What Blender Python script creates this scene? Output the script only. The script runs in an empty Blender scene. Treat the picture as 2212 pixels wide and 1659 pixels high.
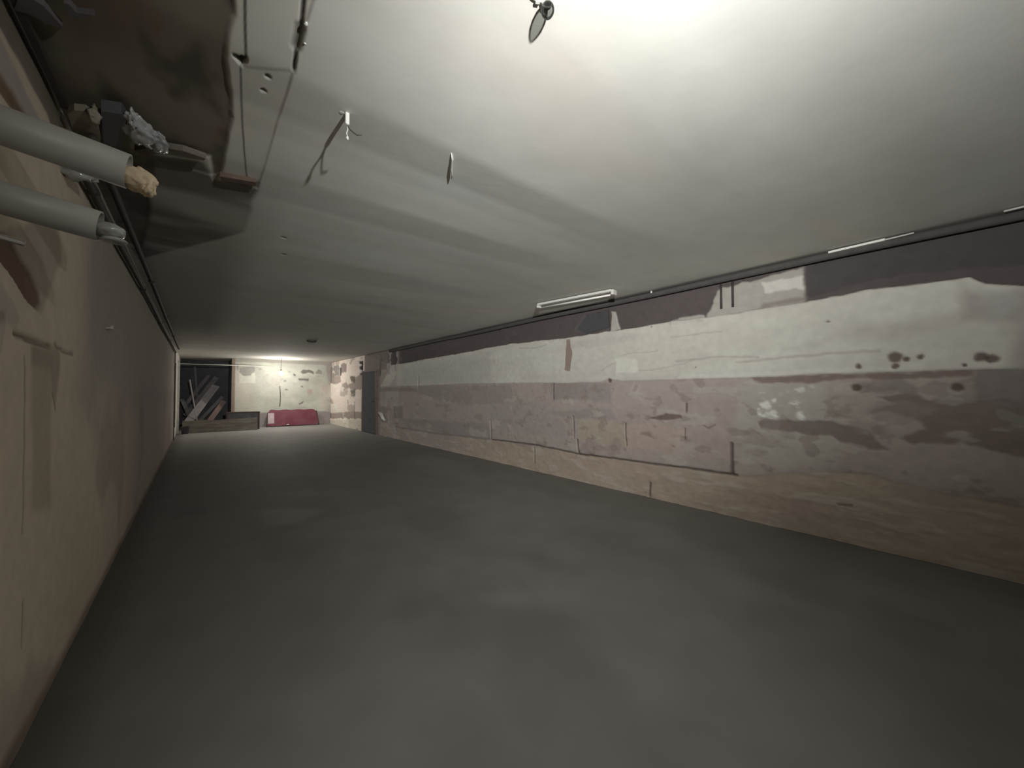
import bpy, bmesh, math, random
import numpy as np
from mathutils import Vector, Matrix

# ------------------------------------------------------------------ camera
PW, PH, F = 2212.0, 1659.0, 831.0
TH = math.atan2(681.0, 831.0)            # yaw to the right of the corridor
PHI = math.atan2(18.5, 831.0)            # slight upward pitch
CAM = Vector((0.0, 0.0, 1.30))
sc = bpy.context.scene
COL = sc.collection
fwd = Vector((math.sin(TH)*math.cos(PHI), math.cos(TH)*math.cos(PHI), math.sin(PHI)))
rgt = Vector((math.cos(TH), -math.sin(TH), 0.0))
upv = rgt.cross(fwd)
cd = bpy.data.cameras.new('camera'); cam = bpy.data.objects.new('camera', cd); COL.objects.link(cam)
cd.sensor_width = 36.0; cd.lens = F/PW*36.0; cd.clip_start = 0.02; cd.clip_end = 100
cam.matrix_world = Matrix(((rgt.x, upv.x, -fwd.x, CAM.x), (rgt.y, upv.y, -fwd.y, CAM.y),
                           (rgt.z, upv.z, -fwd.z, CAM.z), (0, 0, 0, 1)))
sc.camera = cam

# ------------------------------------------------------------------ world, exposure, light
w = bpy.data.worlds.new('world'); sc.world = w; w.use_nodes = True
w.node_tree.nodes['Background'].inputs[0].default_value = (0.5, 0.5, 0.5, 1)
w.node_tree.nodes['Background'].inputs[1].default_value = 0.02
sc.view_settings.view_transform = 'Standard'
try: sc.view_settings.look = 'None'
except Exception: pass
sc.view_settings.gamma = 1.0; sc.view_settings.exposure = 0.0
sc.view_settings.use_curve_mapping = False

def spot(name, loc, aim, power, color, angle, blend, radius, falloff='Linear'):
    l = bpy.data.lights.new(name, 'SPOT'); l.energy = power; l.color = color
    l.spot_size = math.radians(angle); l.spot_blend = blend; l.shadow_soft_size = radius
    l.use_nodes = True
    nt = l.node_tree; em = [n for n in nt.nodes if n.type == 'EMISSION'][0]
    fo = nt.nodes.new('ShaderNodeLightFalloff'); fo.inputs['Strength'].default_value = 1.0
    nt.links.new(fo.outputs[falloff], em.inputs['Strength'])
    o = bpy.data.objects.new(name, l); COL.objects.link(o); o.location = loc
    o.rotation_euler = Vector(aim).to_track_quat('-Z', 'Y').to_euler()
    return o
LAMP = Vector((0.54, 0.10, 1.30+0.86))    # hand-held torch raised beside the camera
spot('torch_light', LAMP, fwd+rgt*.33+Vector((0, 0, 1.15)), 77, (1, 1, .985), 162, 1.0, .016, 'Linear')
spot('torch_beam', LAMP, fwd+Vector((0, 0, .1)), 14.1, (1, 1, .985), 100, 1.0, .016, 'Constant')
spot('torch_spill', LAMP, fwd+Vector((0, 0, .5)), 45, (1, 1, .985), 168, 1.0, .016, 'Linear')
spot('torch_low', LAMP, fwd-rgt*.15-Vector((0, 0, 1.2)), 25, (1, 1, .985), 84, 1.0, .016, 'Linear')

# ------------------------------------------------------------------ dimensions
XL, XR, YB, YF, ZC = -0.48, 4.35, -3.0, 17.3, 2.55
YA = 19.3; XA = 0.98                     # alcove

def ray(px, py):
    return (fwd + rgt*((px-PW/2)/F) + upv*((PH/2-py)/F))
def onX(px, py, X=XR): r = ray(px, py); return CAM + r*((X-CAM.x)/r.x)
def onY(px, py, Y=YF): r = ray(px, py); return CAM + r*((Y-CAM.y)/r.y)
def onZ(px, py, Z=ZC): r = ray(px, py); return CAM + r*((Z-CAM.z)/r.z)

# ------------------------------------------------------------------ numpy pattern tools
def vnoise(x, y, seed):
    rs = np.random.RandomState(seed); T = rs.rand(256, 256)
    xi = np.floor(x).astype(int); yi = np.floor(y).astype(int)
    fx = x-xi; fy = y-yi; fx = fx*fx*(3-2*fx); fy = fy*fy*(3-2*fy)
    a = T[xi % 256, yi % 256]; b = T[(xi+1) % 256, yi % 256]
    c = T[xi % 256, (yi+1) % 256]; d = T[(xi+1) % 256, (yi+1) % 256]
    return (a*(1-fx)+b*fx)*(1-fy)+(c*(1-fx)+d*fx)*fy
def fbm(x, y, seed=0, octv=4, gain=0.5):
    s = 0; a = 1; t = 0
    for i in range(octv):
        s = s+a*vnoise(x*2**i+i*17.3, y*2**i+i*9.1, seed+i); t += a; a *= gain
    return s/t*2-1                       # -1..1
def sstep(a, b, x):
    t = np.clip((x-a)/(b-a), 0, 1); return t*t*(3-2*t)

class Patch:
    """A wall, ceiling or floor sheet: a fine grid with real relief and a map of its paint, plaster, dirt and some painted light and shade."""
    def __init__(s, us, vs, base):
        s.us, s.vs = us, vs
        s.U, s.V = np.meshgrid(us, vs, indexing='ij')
        s.H = np.zeros_like(s.U); s.C = np.zeros(s.U.shape+(3,)); s.C[:] = base
    def warp(s, amp, scale=6.0, seed=5):
        return s.U+amp*fbm(s.U*scale, s.V*scale, seed), s.V+amp*fbm(s.U*scale+31, s.V*scale+7, seed+40)
    def poly(s, pts, soft=0.01, amp=0.02, scale=9.0, seed=1):
        pts = np.array(pts, float)
        m = np.zeros_like(s.U); pad = soft+amp*2+0.02
        i0, i1 = np.searchsorted(s.us, [pts[:, 0].min()-pad, pts[:, 0].max()+pad])
        j0, j1 = np.searchsorted(s.vs, [pts[:, 1].min()-pad, pts[:, 1].max()+pad])
        if i1 <= i0 or j1 <= j0: return m
        u = s.U[i0:i1, j0:j1]; v = s.V[i0:i1, j0:j1]
        uu = u+amp*fbm(u*scale, v*scale, seed); vv = v+amp*fbm(u*scale+3, v*scale+8, seed+60)
        ins = np.zeros(u.shape, bool); dist = np.full(u.shape, 1e9)
        n = len(pts)
        for k in range(n):
            x0, y0 = pts[k]; x1, y1 = pts[(k+1) % n]
            cond = ((y0 > vv) != (y1 > vv)) & (uu < (x1-x0)*(vv-y0)/((y1-y0) if y1 != y0 else 1e-9)+x0)
            ins ^= cond
            L = (x1-x0)**2+(y1-y0)**2+1e-12
            t = np.clip(((uu-x0)*(x1-x0)+(vv-y0)*(y1-y0))/L, 0, 1)
            dist = np.minimum(dist, np.hypot(uu-x0-t*(x1-x0), vv-y0-t*(y1-y0)))
        sd = np.where(ins, dist, -dist)
        m[i0:i1, j0:j1] = sstep(-soft, soft, sd)
        return m
    def line(s, pts, wd=0.01, amp=0.01, scale=8.0, seed=2, soft=None):
        pts = np.array(pts, float); soft = wd*0.6 if soft is None else soft
        m = np.zeros_like(s.U); pad = wd+soft+amp*2+0.02
        i0, i1 = np.searchsorted(s.us, [pts[:, 0].min()-pad, pts[:, 0].max()+pad])
        j0, j1 = np.searchsorted(s.vs, [pts[:, 1].min()-pad, pts[:, 1].max()+pad])
        if i1 <= i0 or j1 <= j0: return m
        u = s.U[i0:i1, j0:j1]; v = s.V[i0:i1, j0:j1]
        uu = u+amp*fbm(u*scale, v*scale, seed); vv = v+amp*fbm(u*scale+3, v*scale+8, seed+60)
        dist = np.full(u.shape, 1e9)
        for k in range(len(pts)-1):
            x0, y0 = pts[k]; x1, y1 = pts[k+1]; L = (x1-x0)**2+(y1-y0)**2+1e-12
            t = np.clip(((uu-x0)*(x1-x0)+(vv-y0)*(y1-y0))/L, 0, 1)
            dist = np.minimum(dist, np.hypot(uu-x0-t*(x1-x0), vv-y0-t*(y1-y0)))
        m[i0:i1, j0:j1] = 1-sstep(wd-soft, wd+soft, dist)
        return m
    def paint(s, m, rgb, k=1.0, h=None):
        mm = (m*k)[..., None]; s.C = s.C*(1-mm)+np.array(rgb)*mm
        if h is not None: s.H = s.H+m*h
    def mult(s, f): s.C = s.C*f[..., None]
    def build(s, name, fn, material, flip=False):
        nu, nv = s.U.shape
        P = np.stack(fn(s.U, s.V, s.H), -1).reshape(-1, 3)
        idx = np.arange(nu*nv).reshape(nu, nv)
        q = np.stack([idx[:-1, :-1], idx[1:, :-1], idx[1:, 1:], idx[:-1, 1:]], -1).reshape(-1, 4)
        if flip: q = q[:, ::-1]
        me = bpy.data.meshes.new(name)
        me.vertices.add(len(P)); me.vertices.foreach_set('co', P.astype(np.float32).ravel())
        me.loops.add(q.size); me.loops.foreach_set('vertex_index', q.astype(np.int32).ravel())
        me.polygons.add(len(q)); me.polygons.foreach_set('loop_start', np.arange(0, q.size, 4, dtype=np.int32))
        me.polygons.foreach_set('use_smooth', np.ones(len(q), bool))
        a = me.color_attributes.new('surface', 'FLOAT_COLOR', 'POINT')
        c4 = np.ones((len(P), 4), np.float32); c4[:, :3] = np.clip(s.C, 0, 1).reshape(-1, 3)
        a.data.foreach_set('color', c4.ravel())
        me.update(); me.validate(); me.materials.append(material)
        o = bpy.data.objects.new(name, me); COL.objects.link(o); o['kind'] = 'structure'
        return o

def steps(a, b, segs):
    """grid lines from a to b: segs = [(up_to, step), ...]"""
    out = [a]; x = a
    for lim, st in segs:
        while x < min(lim, b)-1e-6: x += st; out.append(min(x, b))
    return np.unique(np.round(np.array(out), 5))

# ------------------------------------------------------------------ materials
def mat(name, rgb, rough=0.7, metal=0.0, noise=0.0, nscale=20.0, attr=None, bump=0.0, bscale=60.0,
        second=None, stretch=(1, 1, 1), emit=None, spec=0.5, trans=0.0):
    m = bpy.data.materials.new(name); m.use_nodes = True; nt = m.node_tree
    b = nt.nodes['Principled BSDF']; b.inputs['Roughness'].default_value = rough
    b.inputs['Metallic'].default_value = metal; b.inputs['Specular IOR Level'].default_value = spec
    b.inputs['Base Color'].default_value = (*rgb, 1)
    if trans: b.inputs['Transmission Weight'].default_value = trans
    if emit: b.inputs['Emission Color'].default_value = (*emit[0], 1); b.inputs['Emission Strength'].default_value = emit[1]
    tc = nt.nodes.new('ShaderNodeTexCoord'); mp = nt.nodes.new('ShaderNodeMapping')
    mp.inputs['Scale'].default_value = stretch; nt.links.new(tc.outputs['Object'], mp.inputs[0])
    src = None
    if attr:
        at = nt.nodes.new('ShaderNodeAttribute'); at.attribute_name = attr; src = at.outputs['Color']
    if noise:
        nz = nt.nodes.new('ShaderNodeTexNoise'); nz.inputs['Scale'].default_value = nscale
        nz.inputs['Detail'].default_value = 6; nt.links.new(mp.outputs[0], nz.inputs['Vector'])
        if second is not None:
            rp = nt.nodes.new('ShaderNodeValToRGB'); rp.color_ramp.elements[0].position = 0.35
            rp.color_ramp.elements[1].position = 0.65
            rp.color_ramp.elements[0].color = (*rgb, 1); rp.color_ramp.elements[1].color = (*second, 1)
            nt.links.new(nz.outputs['Fac'], rp.inputs[0]); src = rp.outputs[0]
        else:
            mr = nt.nodes.new('ShaderNodeMapRange'); mr.inputs['From Min'].default_value = 0.25; mr.inputs['From Max'].default_value = 0.75
            mr.inputs['To Min'].default_value = 1-noise; mr.inputs['To Max'].default_value = 1+noise
            nt.links.new(nz.outputs['Fac'], mr.inputs['Value'])
            mx = nt.nodes.new('ShaderNodeVectorMath'); mx.operation = 'SCALE'
            if src: nt.links.new(src, mx.inputs[0])
            else: mx.inputs[0].default_value = rgb
            nt.links.new(mr.outputs[0], mx.inputs['Scale']); src = mx.outputs[0]
    if src: nt.links.new(src, b.inputs['Base Color'])
    if bump:
        n2 = nt.nodes.new('ShaderNodeTexNoise'); n2.inputs['Scale'].default_value = bscale; n2.inputs['Detail'].default_value = 5
        nt.links.new(mp.outputs[0], n2.inputs['Vector'])
        bp = nt.nodes.new('ShaderNodeBump'); bp.inputs['Strength'].default_value = bump; bp.inputs['Distance'].default_value = 0.01
        nt.links.new(n2.outputs['Fac'], bp.inputs['Height']); nt.links.new(bp.outputs[0], b.inputs['Normal'])
    return m
M = {}
M['wall'] = mat('old_plaster', (.4, .36, .3), 0.9, noise=0.06, nscale=14, attr='surface', bump=0.15, bscale=45, spec=0.2)
M['ceil'] = mat('painted_slab', (.5, .5, .45), 0.85, noise=0.04, nscale=5, attr='surface', bump=0.05, bscale=25, spec=0.25)
M['floor'] = mat('smooth_concrete', (.2, .2, .18), 0.72, noise=0.08, nscale=3, attr='surface', bump=0.08, bscale=18, spec=0.25)
M['pipe'] = mat('grey_pvc', (.42, .42, .385), 0.45, noise=0.07, nscale=9, second=None)
M['pipein'] = mat('pipe_inside', (.06, .06, .06), 0.8, noise=0.1)
M['foam'] = mat('tan_foam', (.62, .50, .34), 0.85, noise=0.15, nscale=30, bump=0.5, bscale=50)
M['foil'] = mat('clear_film', (.36, .37, .36), 0.10, noise=0.2, nscale=25, bump=0.25, bscale=30, spec=0.9)
M['white'] = mat('white_plastic', (.78, .77, .72), 0.35, noise=0.04)
M['whitemetal'] = mat('white_enamel', (.66, .65, .60), 0.4, noise=0.06)
M['dirtywhite'] = mat('dirty_white_paint', (.50, .49, .45), 0.6, noise=0.2, nscale=8)
M['wire'] = mat('dark_wire', (.08, .07, .06), 0.5, noise=0.1)
M['conduit'] = mat('grey_conduit', (.075, .07, .065), 0.95, noise=0.15, nscale=12)
M['darkpipe'] = mat('dark_conduit', (.055, .045, .04), 0.7, noise=0.2, nscale=12)
M['glass'] = mat('bulb_glass', (.9, .92, .92), 0.02, noise=0.02, trans=1.0)
def thin_glass():
    m = bpy.data.materials.new('thin_bulb_glass'); m.use_nodes = True; nt = m.node_tree; nt.nodes.clear()
    o = nt.nodes.new('ShaderNodeOutputMaterial'); mx = nt.nodes.new('ShaderNodeMixShader'); lw = nt.nodes.new('ShaderNodeLayerWeight')
    lw.inputs[0].default_value = .25
    t = nt.nodes.new('ShaderNodeBsdfTransparent'); t.inputs[0].default_value = (.56, .58, .57, 1)
    g = nt.nodes.new('ShaderNodeBsdfGlossy'); g.inputs['Roughness'].default_value = .04; g.inputs[0].default_value = (.8, .82, .82, 1)
    nt.links.new(lw.outputs['Fresnel'], mx.inputs[0]); nt.links.new(t.outputs[0], mx.inputs[1]); nt.links.new(g.outputs[0], mx.inputs[2]); nt.links.new(mx.outputs[0], o.inputs[0])
    return m
M['glass'] = thin_glass()
M['chrome'] = mat('socket_metal', (.7, .7, .68), 0.25, metal=1.0, noise=0.05)
M['door'] = mat('dark_door_steel', (.12, .125, .13), 0.95, noise=0.15, nscale=6, spec=0.1)
M['frame'] = mat('brown_door_frame', (.11, .075, .06), 0.7, noise=0.25, nscale=10)
M['red'] = mat('red_cloth', (.135, .024, .038), 0.7, noise=0.3, nscale=3, second=(.165, .047, .067))
M['palestrip'] = mat('pale_pink_strip', (.45, .36, .36), 0.6, noise=0.15)
M['darkwood'] = mat('dark_stained_wood', (.05, .025, .02), 0.6, noise=0.3, nscale=10, stretch=(1, 1, 6))
M['greywood'] = mat('weathered_wood', (.17, .16, .12), 0.8, noise=0.3, nscale=5, stretch=(.5, 3, 3), second=(.11, .085, .075))
M['plank_a'] = mat('grey_plank', (.13, .125, .13), 0.8, noise=0.25, nscale=6)
M['plank_b'] = mat('pale_plank', (.25, .23, .235), 0.8, noise=0.2, nscale=6)
M['plank_c'] = mat('brown_plank', (.17, .11, .10), 0.8, noise=0.25, nscale=6)
M['bucket'] = mat('dark_bucket', (.035, .03, .04), 0.6, noise=0.1)
M['boxgrey'] = mat('dark_grey_box', (.10, .105, .11), 0.5, noise=0.15)
M['tan'] = mat('tan_board', (.27, .245, .18), 0.8, noise=0.2, nscale=15)
M['rust'] = mat('brown_steel', (.13, .09, .065), 0.75, noise=0.3, nscale=25)
M['bulb'] = mat('lit_bulb', (1, 1, 1), 0.4, emit=((1.0, .96, .89), 440.0))

# ------------------------------------------------------------------ mesh helpers
def link(name, bm, m, parent=None, smooth=False):
    me = bpy.data.meshes.new(name); bmesh.ops.recalc_face_normals(bm, faces=bm.faces); bm.to_mesh(me); bm.free()
    if smooth:
        for p in me.polygons: p.use_smooth = True
    me.materials.append(M[m] if isinstance(m, str) else m)
    o = bpy.data.objects.new(name, me); COL.objects.link(o)
    if parent is not None:
        o.parent = parent
        o.matrix_parent_inverse = Matrix.Translation(-Vector(parent.location))
    return o
def tag(o, label, cat, group=None):
    o['label'] = label; o['category'] = cat
    if group: o['group'] = group
    return o
def thing(name, loc, label, cat, group=None):
    o = bpy.data.objects.new(name, None); COL.objects.link(o); o.location = loc; o.empty_display_size = 0.1
    return tag(o, label, cat, group)
def box(bm, lo, hi, bev=0.0):
    r = bmesh.ops.create_cube(bm, size=1.0)
    lo = Vector(lo); hi = Vector(hi)
    for v in r['verts']:
        v.co = Vector(((lo[i]+hi[i])/2+v.co[i]*(hi[i]-lo[i]) for i in range(3)))
    if bev:
        es = list({e for v in r['verts'] for e in v.link_edges})
        bmesh.ops.bevel(bm, geom=es, offset=bev, segments=2, affect='EDGES')
    return bm
def bar(bm, a, b, wdt, thk, side=None, bev=0.0):
    """box-section bar from a to b"""
    a = Vector(a); b = Vector(b); d = (b-a); L = d.length; z = d.normalized()
    s = Vector(side) if side is not None else Vector((1, 0, 0))
    x = (s-z*s.dot(z)).normalized(); y = z.cross(x)
    r = bmesh.ops.create_cube(bm, size=1.0)
    for v in r['verts']: v.co = a+x*(v.co.x*wdt)+y*(v.co.y*thk)+z*((v.co.z+.5)*L)
    if bev:
        es = list({e for v in r['verts'] for e in v.link_edges})
        bmesh.ops.bevel(bm, geom=es, offset=bev, segments=1, affect='EDGES')
def tube(bm, pts, r, seg=12, cap=True):
    pts = [Vector(p) for p in pts]; rings = []
    for i, p in enumerate(pts):
        d = (pts[min(i+1, len(pts)-1)]-pts[max(i-1, 0)]).normalized()
        s = Vector((0, 0, 1)) if abs(d.z) < .9 else Vector((1, 0, 0))
        x = d.cross(s).normalized(); y = d.cross(x)
        rr = r[i] if isinstance(r, (list, tuple)) else r
        rings.append([bm.verts.new(p+x*math.cos(2*math.pi*k/seg)*rr+y*math.sin(2*math.pi*k/seg)*rr) for k in range(seg)])
    for a, b in zip(rings, rings[1:]):
        for k in range(seg): bm.faces.new((a[k], a[(k+1) % seg], b[(k+1) % seg], b[k]))
    if cap: bm.faces.new(rings[0]); bm.faces.new(rings[-1])
    return rings
def lathe(bm, prof, origin, axis=(0, 0, 1), seg=20):
    origin = Vector(origin); z = Vector(axis).normalized()
    s = Vector((1, 0, 0)) if abs(z.x) < .9 else Vector((0, 1, 0)); x = z.cross(s).normalized(); y = z.cross(x)
    rings = []
    for rr, h in prof:
        rings.append([bm.verts.new(origin+z*h+(x*math.cos(2*math.pi*k/seg)+y*math.sin(2*math.pi*k/seg))*max(rr, 1e-4)) for k in range(seg)])
    for a, b in zip(rings, rings[1:]):
        for k in range(seg): bm.faces.new((a[k], a[(k+1) % seg], b[(k+1) % seg], b[k]))
    bm.faces.new(rings[0]); bm.faces.new(rings[-1])
def lump(bm, c, size, seed=0, rough=0.35, sub=3):
    random.seed(seed); r = bmesh.ops.create_icosphere(bm, subdivisions=sub, radius=1.0)
    from mathutils import noise as mn
    off = Vector((random.random()*50, random.random()*50, random.random()*50))
    for v in r['verts']:
        n = v.co.normalized()
        k = 1+rough*(mn.noise(n*1.8+off)*1.3+mn.noise(n*4.5+off)*.6)
        v.co = Vector(c)+Vector((n.x*size[0]*k, n.y*size[1]*k, n.z*size[2]*k))

# ================================================================== RIGHT WALL
def RW(*pp): return [(onX(x, y).y, onX(x, y).z) for x, y in pp]
us = steps(YB, YF, [(-0.4, .08), (6.5, .011), (9.5, .018), (YF, .03)])
vs = steps(0, ZC, [(ZC, .0115)])
W = Patch(us, vs, (.385, .335, .30))
U, V = W.U, W.V
big = fbm(U*.9, V*2.6, 11, 4); med = fbm(U*3.2, V*6.5, 12, 4); fine = fbm(U*14, V*18, 13, 4)
W.H += .004*med+.002*fine
# blocks: pinkish / greyish stones of the lower wall
for pts, c in [([(1250, 905), (1350, 915), (1350, 965), (1250, 950)], (.40, .355, .27)),
               ([(1350, 915), (1480, 920), (1480, 985), (1350, 965)], (.45, .35, .30)),
               ([(1480, 905), (1580, 925), (1580, 1005), (1480, 985)], (.41, .35, .31)),
               ([(1190, 828), (1320, 826), (1320, 868), (1190, 862)], (.29, .255, .235)),
               ([(900, 835), (1105, 830), (1105, 872), (1000, 875), (900, 850)], (.31, .27, .25)),
               ([(1060, 872), (1190, 870), (1230, 945), (1060, 930)], (.36, .32, .295)),
               ([(1180, 890), (1320, 880), (1330, 905), (1230, 905)], (.30, .265, .245)),
               ([(860, 905), (1055, 915), (1060, 950), (950, 935)], (.30, .27, .25))]:
    W.paint(W.poly(RW(*pts), .03, .03), c, .75)
# grey-green worn area
g = W.poly(RW((1600, 830), (1790, 818), (1810, 900), (1800, 1010), (1700, 1015), (1610, 1000), (1590, 920)), .08, .07, 5)
W.paint(g, (.45, .44, .375), .55)
W.paint(W.poly(RW((1640, 862), (1680, 858), (1700, 872), (1740, 868), (1745, 905), (1680, 905), (1640, 895)), .012, .05, 9)*sstep(-.35, .12, fine+med*.6), (.76, .76, .68), .95, .004)
W.paint(W.poly(RW((1690, 838), (1760, 832), (1765, 845), (1640, 850)), .012, .03, 9)*sstep(-.1, .3, fine), (.64, .64, .56), .8)
# peeling brown damage, large
D = (.215, .175, .155)
dm = W.poly(RW((1640, 912), (1700, 908), (1800, 912), (1880, 928), (1898, 950), (1925, 972), (1870, 968), (1800, 945), (1700, 935), (1645, 928)), .012, .035, 8)
W.paint(dm, D, .9, -.006)
dm = W.poly(RW((1900, 855), (1960, 845), (2010, 868), (2060, 862), (2110, 872), (2170, 862), (2260, 880), (2260, 1010), (2150, 975), (2060, 962), (1985, 968), (1945, 950), (2000, 930), (1960, 905), (1880, 895), (1940, 880)), .014, .06, 6)
W.paint(dm, (.205, .165, .145), .9, -.006)
W.paint(W.poly(RW((2105, 800), (2260, 797), (2260, 880), (2110, 872)), .015, .03, 6), (.215, .195, .18), .85, -.004)
W.paint(W.poly(RW((2020, 838), (2105, 835), (2112, 868), (2060, 876), (2010, 872)), .012, .04, 8), (.36, .335, .30), .8)
W.paint(W.poly(RW((1930, 815), (1975, 825), (1985, 850), (1900, 850), (1830, 830)), .014, .05, 9), (.24, .21, .19), .7)
W.paint(W.poly(RW((2150, 880), (2260, 905), (2260, 925), (2170, 905)), .012, .03, 9), (.28, .265, .235), .8)
# thin dark line of missing plaster under the paint edge
W.paint(W.poly(RW((1620, 812), (1700, 815), (1750, 808), (1880, 805), (2010, 806), (2100, 800), (2100, 812), (1990, 818), (1850, 818), (1740, 826), (1700, 830), (1630, 826)), .01, .03, 8), (.20, .15, .13), .85, -.008)
# random smaller flakes in the lower wall
fl = sstep(.28, .42, fbm(U*2.2, V*5.0, 21, 5))*sstep(1.50, 1.44, V)
W.paint(fl, (.29, .245, .22), .55, -.003)
fl = sstep(.34, .46, fbm(U*2.6+9, V*6.0, 25, 5))*sstep(1.50, 1.44, V)
W.paint(fl, (.46, .42, .37), .5, .003)
sp = sstep(.30, .45, fbm(U*6, V*9, 27, 4))*sstep(1.5, 1.45, V)*sstep(7, 4, U)
W.paint(sp, (.23, .185, .16), .45, -.003)
# bottom strip, yellow brown and rougher
bt = W.poly(RW((700, 905), (860, 925), (1060, 950), (1250, 982), (1440, 1007), (1590, 1028), (1785, 1020), (1886, 1026), (1932, 1044), (2160, 1090), (2300, 1115))+[(YB, .3), (YB, -.2), (YF, -.2)], .015, .02, 6)
W.paint(bt*sstep(9.0, 5.0, U), (.40, .325, .25), .85, -.006)
W.paint(bt*sstep(-.15, .3, fbm(U*1.5, V*9, 31, 4)), (.44, .37, .29), .5)
W.paint(bt*sstep(.2, .4, fbm(U*3+5, V*14, 33, 4)), (.47, .43, .38), .45, .004)
W.H += .006*bt*med
# paint band (off white), upper wall
low = [(822, 835), (900, 833), (1000, 829), (1100, 827), (1220, 827), (1300, 825), (1316, 818), (1345, 823), (1500, 818), (1600, 816), (1700, 812), (1800, 808), (1900, 804), (2000, 801), (2100, 798), (2212, 795), (2330, 791)]
upp = [(2330, 625), (2212, 617), (2130, 612), (2094, 600), (1990, 612), (1956, 616), (1869, 626), (1790, 643), (1739, 652), (1638, 668), (1584, 678), (1500, 690), (1450, 694), (1335, 714), (1300, 718), (1220, 731), (1100, 743), (1000, 762), (900, 779), (845, 789)]
pb = W.poly(RW(*low)[::1]+[(YB, 1.45), (YB, 2.15)]+RW(*upp), .008, .012, 7)
W.paint(pb, (.535, .515, .455), 1.0, .007)
W.paint(pb*sstep(.0, .5, fbm(U*.8, V*7, 41, 4)), (.47, .43, .385), .6)
W.paint(pb*sstep(.05, .5, fbm(U*1.1+7, V*4, 43, 4)), (.60, .59, .52), .5)
W.paint(W.poly(RW((870, 800), (1060, 760), (1060, 826), (870, 832)), .12, .08, 3)*pb, (.42, .43, .40), .6)
W.paint(W.poly(RW((2080, 620), (2300, 630), (2300, 790), (2212, 790), (2180, 700), (2090, 690)), .06, .08, 4)*pb, (.36, .33, .30), .8)
W.paint(W.poly(RW((2130, 625), (2190, 640), (2190, 672), (2135, 690)), .03, .04, 6)*pb, (.40, .41, .385), .6)
W.paint(W.poly(RW((1850, 705), (2060, 672), (2140, 660), (2120, 700), (1900, 740), (1700, 752)), .05, .05, 4)*pb, (.40, .375, .33), .45)
for ln, wd in [([(1372, 802), (1420, 798), (1500, 778)], .006), ([(1590, 783), (1680, 776), (1790, 764), (1900, 760)], .012),
               ([(1300, 800), (1330, 783)], .007), ([(1460, 780), (1580, 770), (1640, 772)], .010), ([(1120, 752), (1160, 752), (1180, 744)], .010),
               ([(1340, 768), (1420, 757)], .006), ([(1450, 730), (1560, 715)], .006)]:
    W.paint(W.line(RW(*ln), wd, .02, 5), (.36, .33, .29), .55, -.004)
W.paint(W.line(RW((1470, 815), (1700, 805), (1990, 792)), .02, .01, 5)*pb, (.62, .61, .54), .6)
W.paint(W.poly(RW((1330, 775), (1375, 775), (1378, 805), (1330, 808)), .02, .02, 9), (.66, .66, .58), .6, .004)
# drip stain and holes
W.paint(W.poly(RW((1224, 733), (1231, 733), (1233, 752), (1237, 760), (1231, 802), (1220, 800), (1222, 760)), .006, .006, 12), (.24, .175, .145), .85, -.004)
for x, y, r in [(1935, 772, .040), (1960, 775, .018), (1990, 770, .018), (1855, 792, .018), (1936, 790, .02), (2085, 788, .014),
                (2121, 773, .032), (2146, 775, .030), (1790, 693, .009), (1408, 705, .006), (1502, 794, .006), (1317, 822, .028), (1850, 838, .03), (2070, 838, .03)]:
    p = RW((x, y))[0]
    W.paint(W.line([p, (p[0]+.004, p[1])], r, .012, 18, 7, r*.35), (.10, .065, .05), .85, -.015)
# upper dark strip between paint and ceiling
st = W.poly(RW(*upp[::-1])[::-1][::-1][::-1]+[(YF-3.5, ZC+.2), (YB, ZC+.2), (YB, 2.15)], .008, .012, 7)*(1-pb)
W.paint(st, (.10, .085, .082), 1.0, -.022)
W.paint(st*sstep(0, .4, fbm(U*1.3, V*4, 51, 4)), (.125, .105, .10), .6, .006)
W.paint(W.poly(RW((1525, 690), (1535, 650), (1560, 620), (1600, 610), (1738, 580), (1742, 650), (1638, 668), (1584, 680)), .012, .04, 7)*st, (.42, .395, .35), .85, .016)
W.paint(W.poly(RW((1640, 612), (1735, 596), (1735, 626), (1650, 632)), .01, .03, 9)*st, (.60, .58, .52), .8, .004)
W.paint(W.poly(RW((1650, 655), (1742, 640), (1742, 652), (1638, 668)), .02, .02, 9)*st, (.22, .19, .175), .8)
W.paint(W.poly(RW((1318, 716), (1320, 672), (1328, 672), (1338, 712)), .008, .012, 9), (.48, .46, .42), .8, .012)
W.paint(W.poly(RW((1450, 692), (1490, 682), (1520, 680), (1525, 692), (1450, 700)), .012, .02, 9), (.50, .47, .42), .7, .01)
W.paint(W.poly(RW((1240, 712), (1262, 680), (1312, 670), (1314, 706), (1262, 722)), .008, .006, 9)*st, (.075, .075, .08), .9, -.02)
W.paint(W.poly(RW((1738, 640), (1738, 560), (1790, 520), (2340, 380), (2340, 560), (2100, 575), (1900, 600)), .012, .04, 6)*st, (.074, .069, .069), .85, -.008)
W.paint(W.poly(RW((865, 786), (866, 770), (898, 764), (900, 780)), .02, .02, 6), (.09, .08, .08), .7, -.02)  # brick shadow painted dark into the strip
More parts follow.
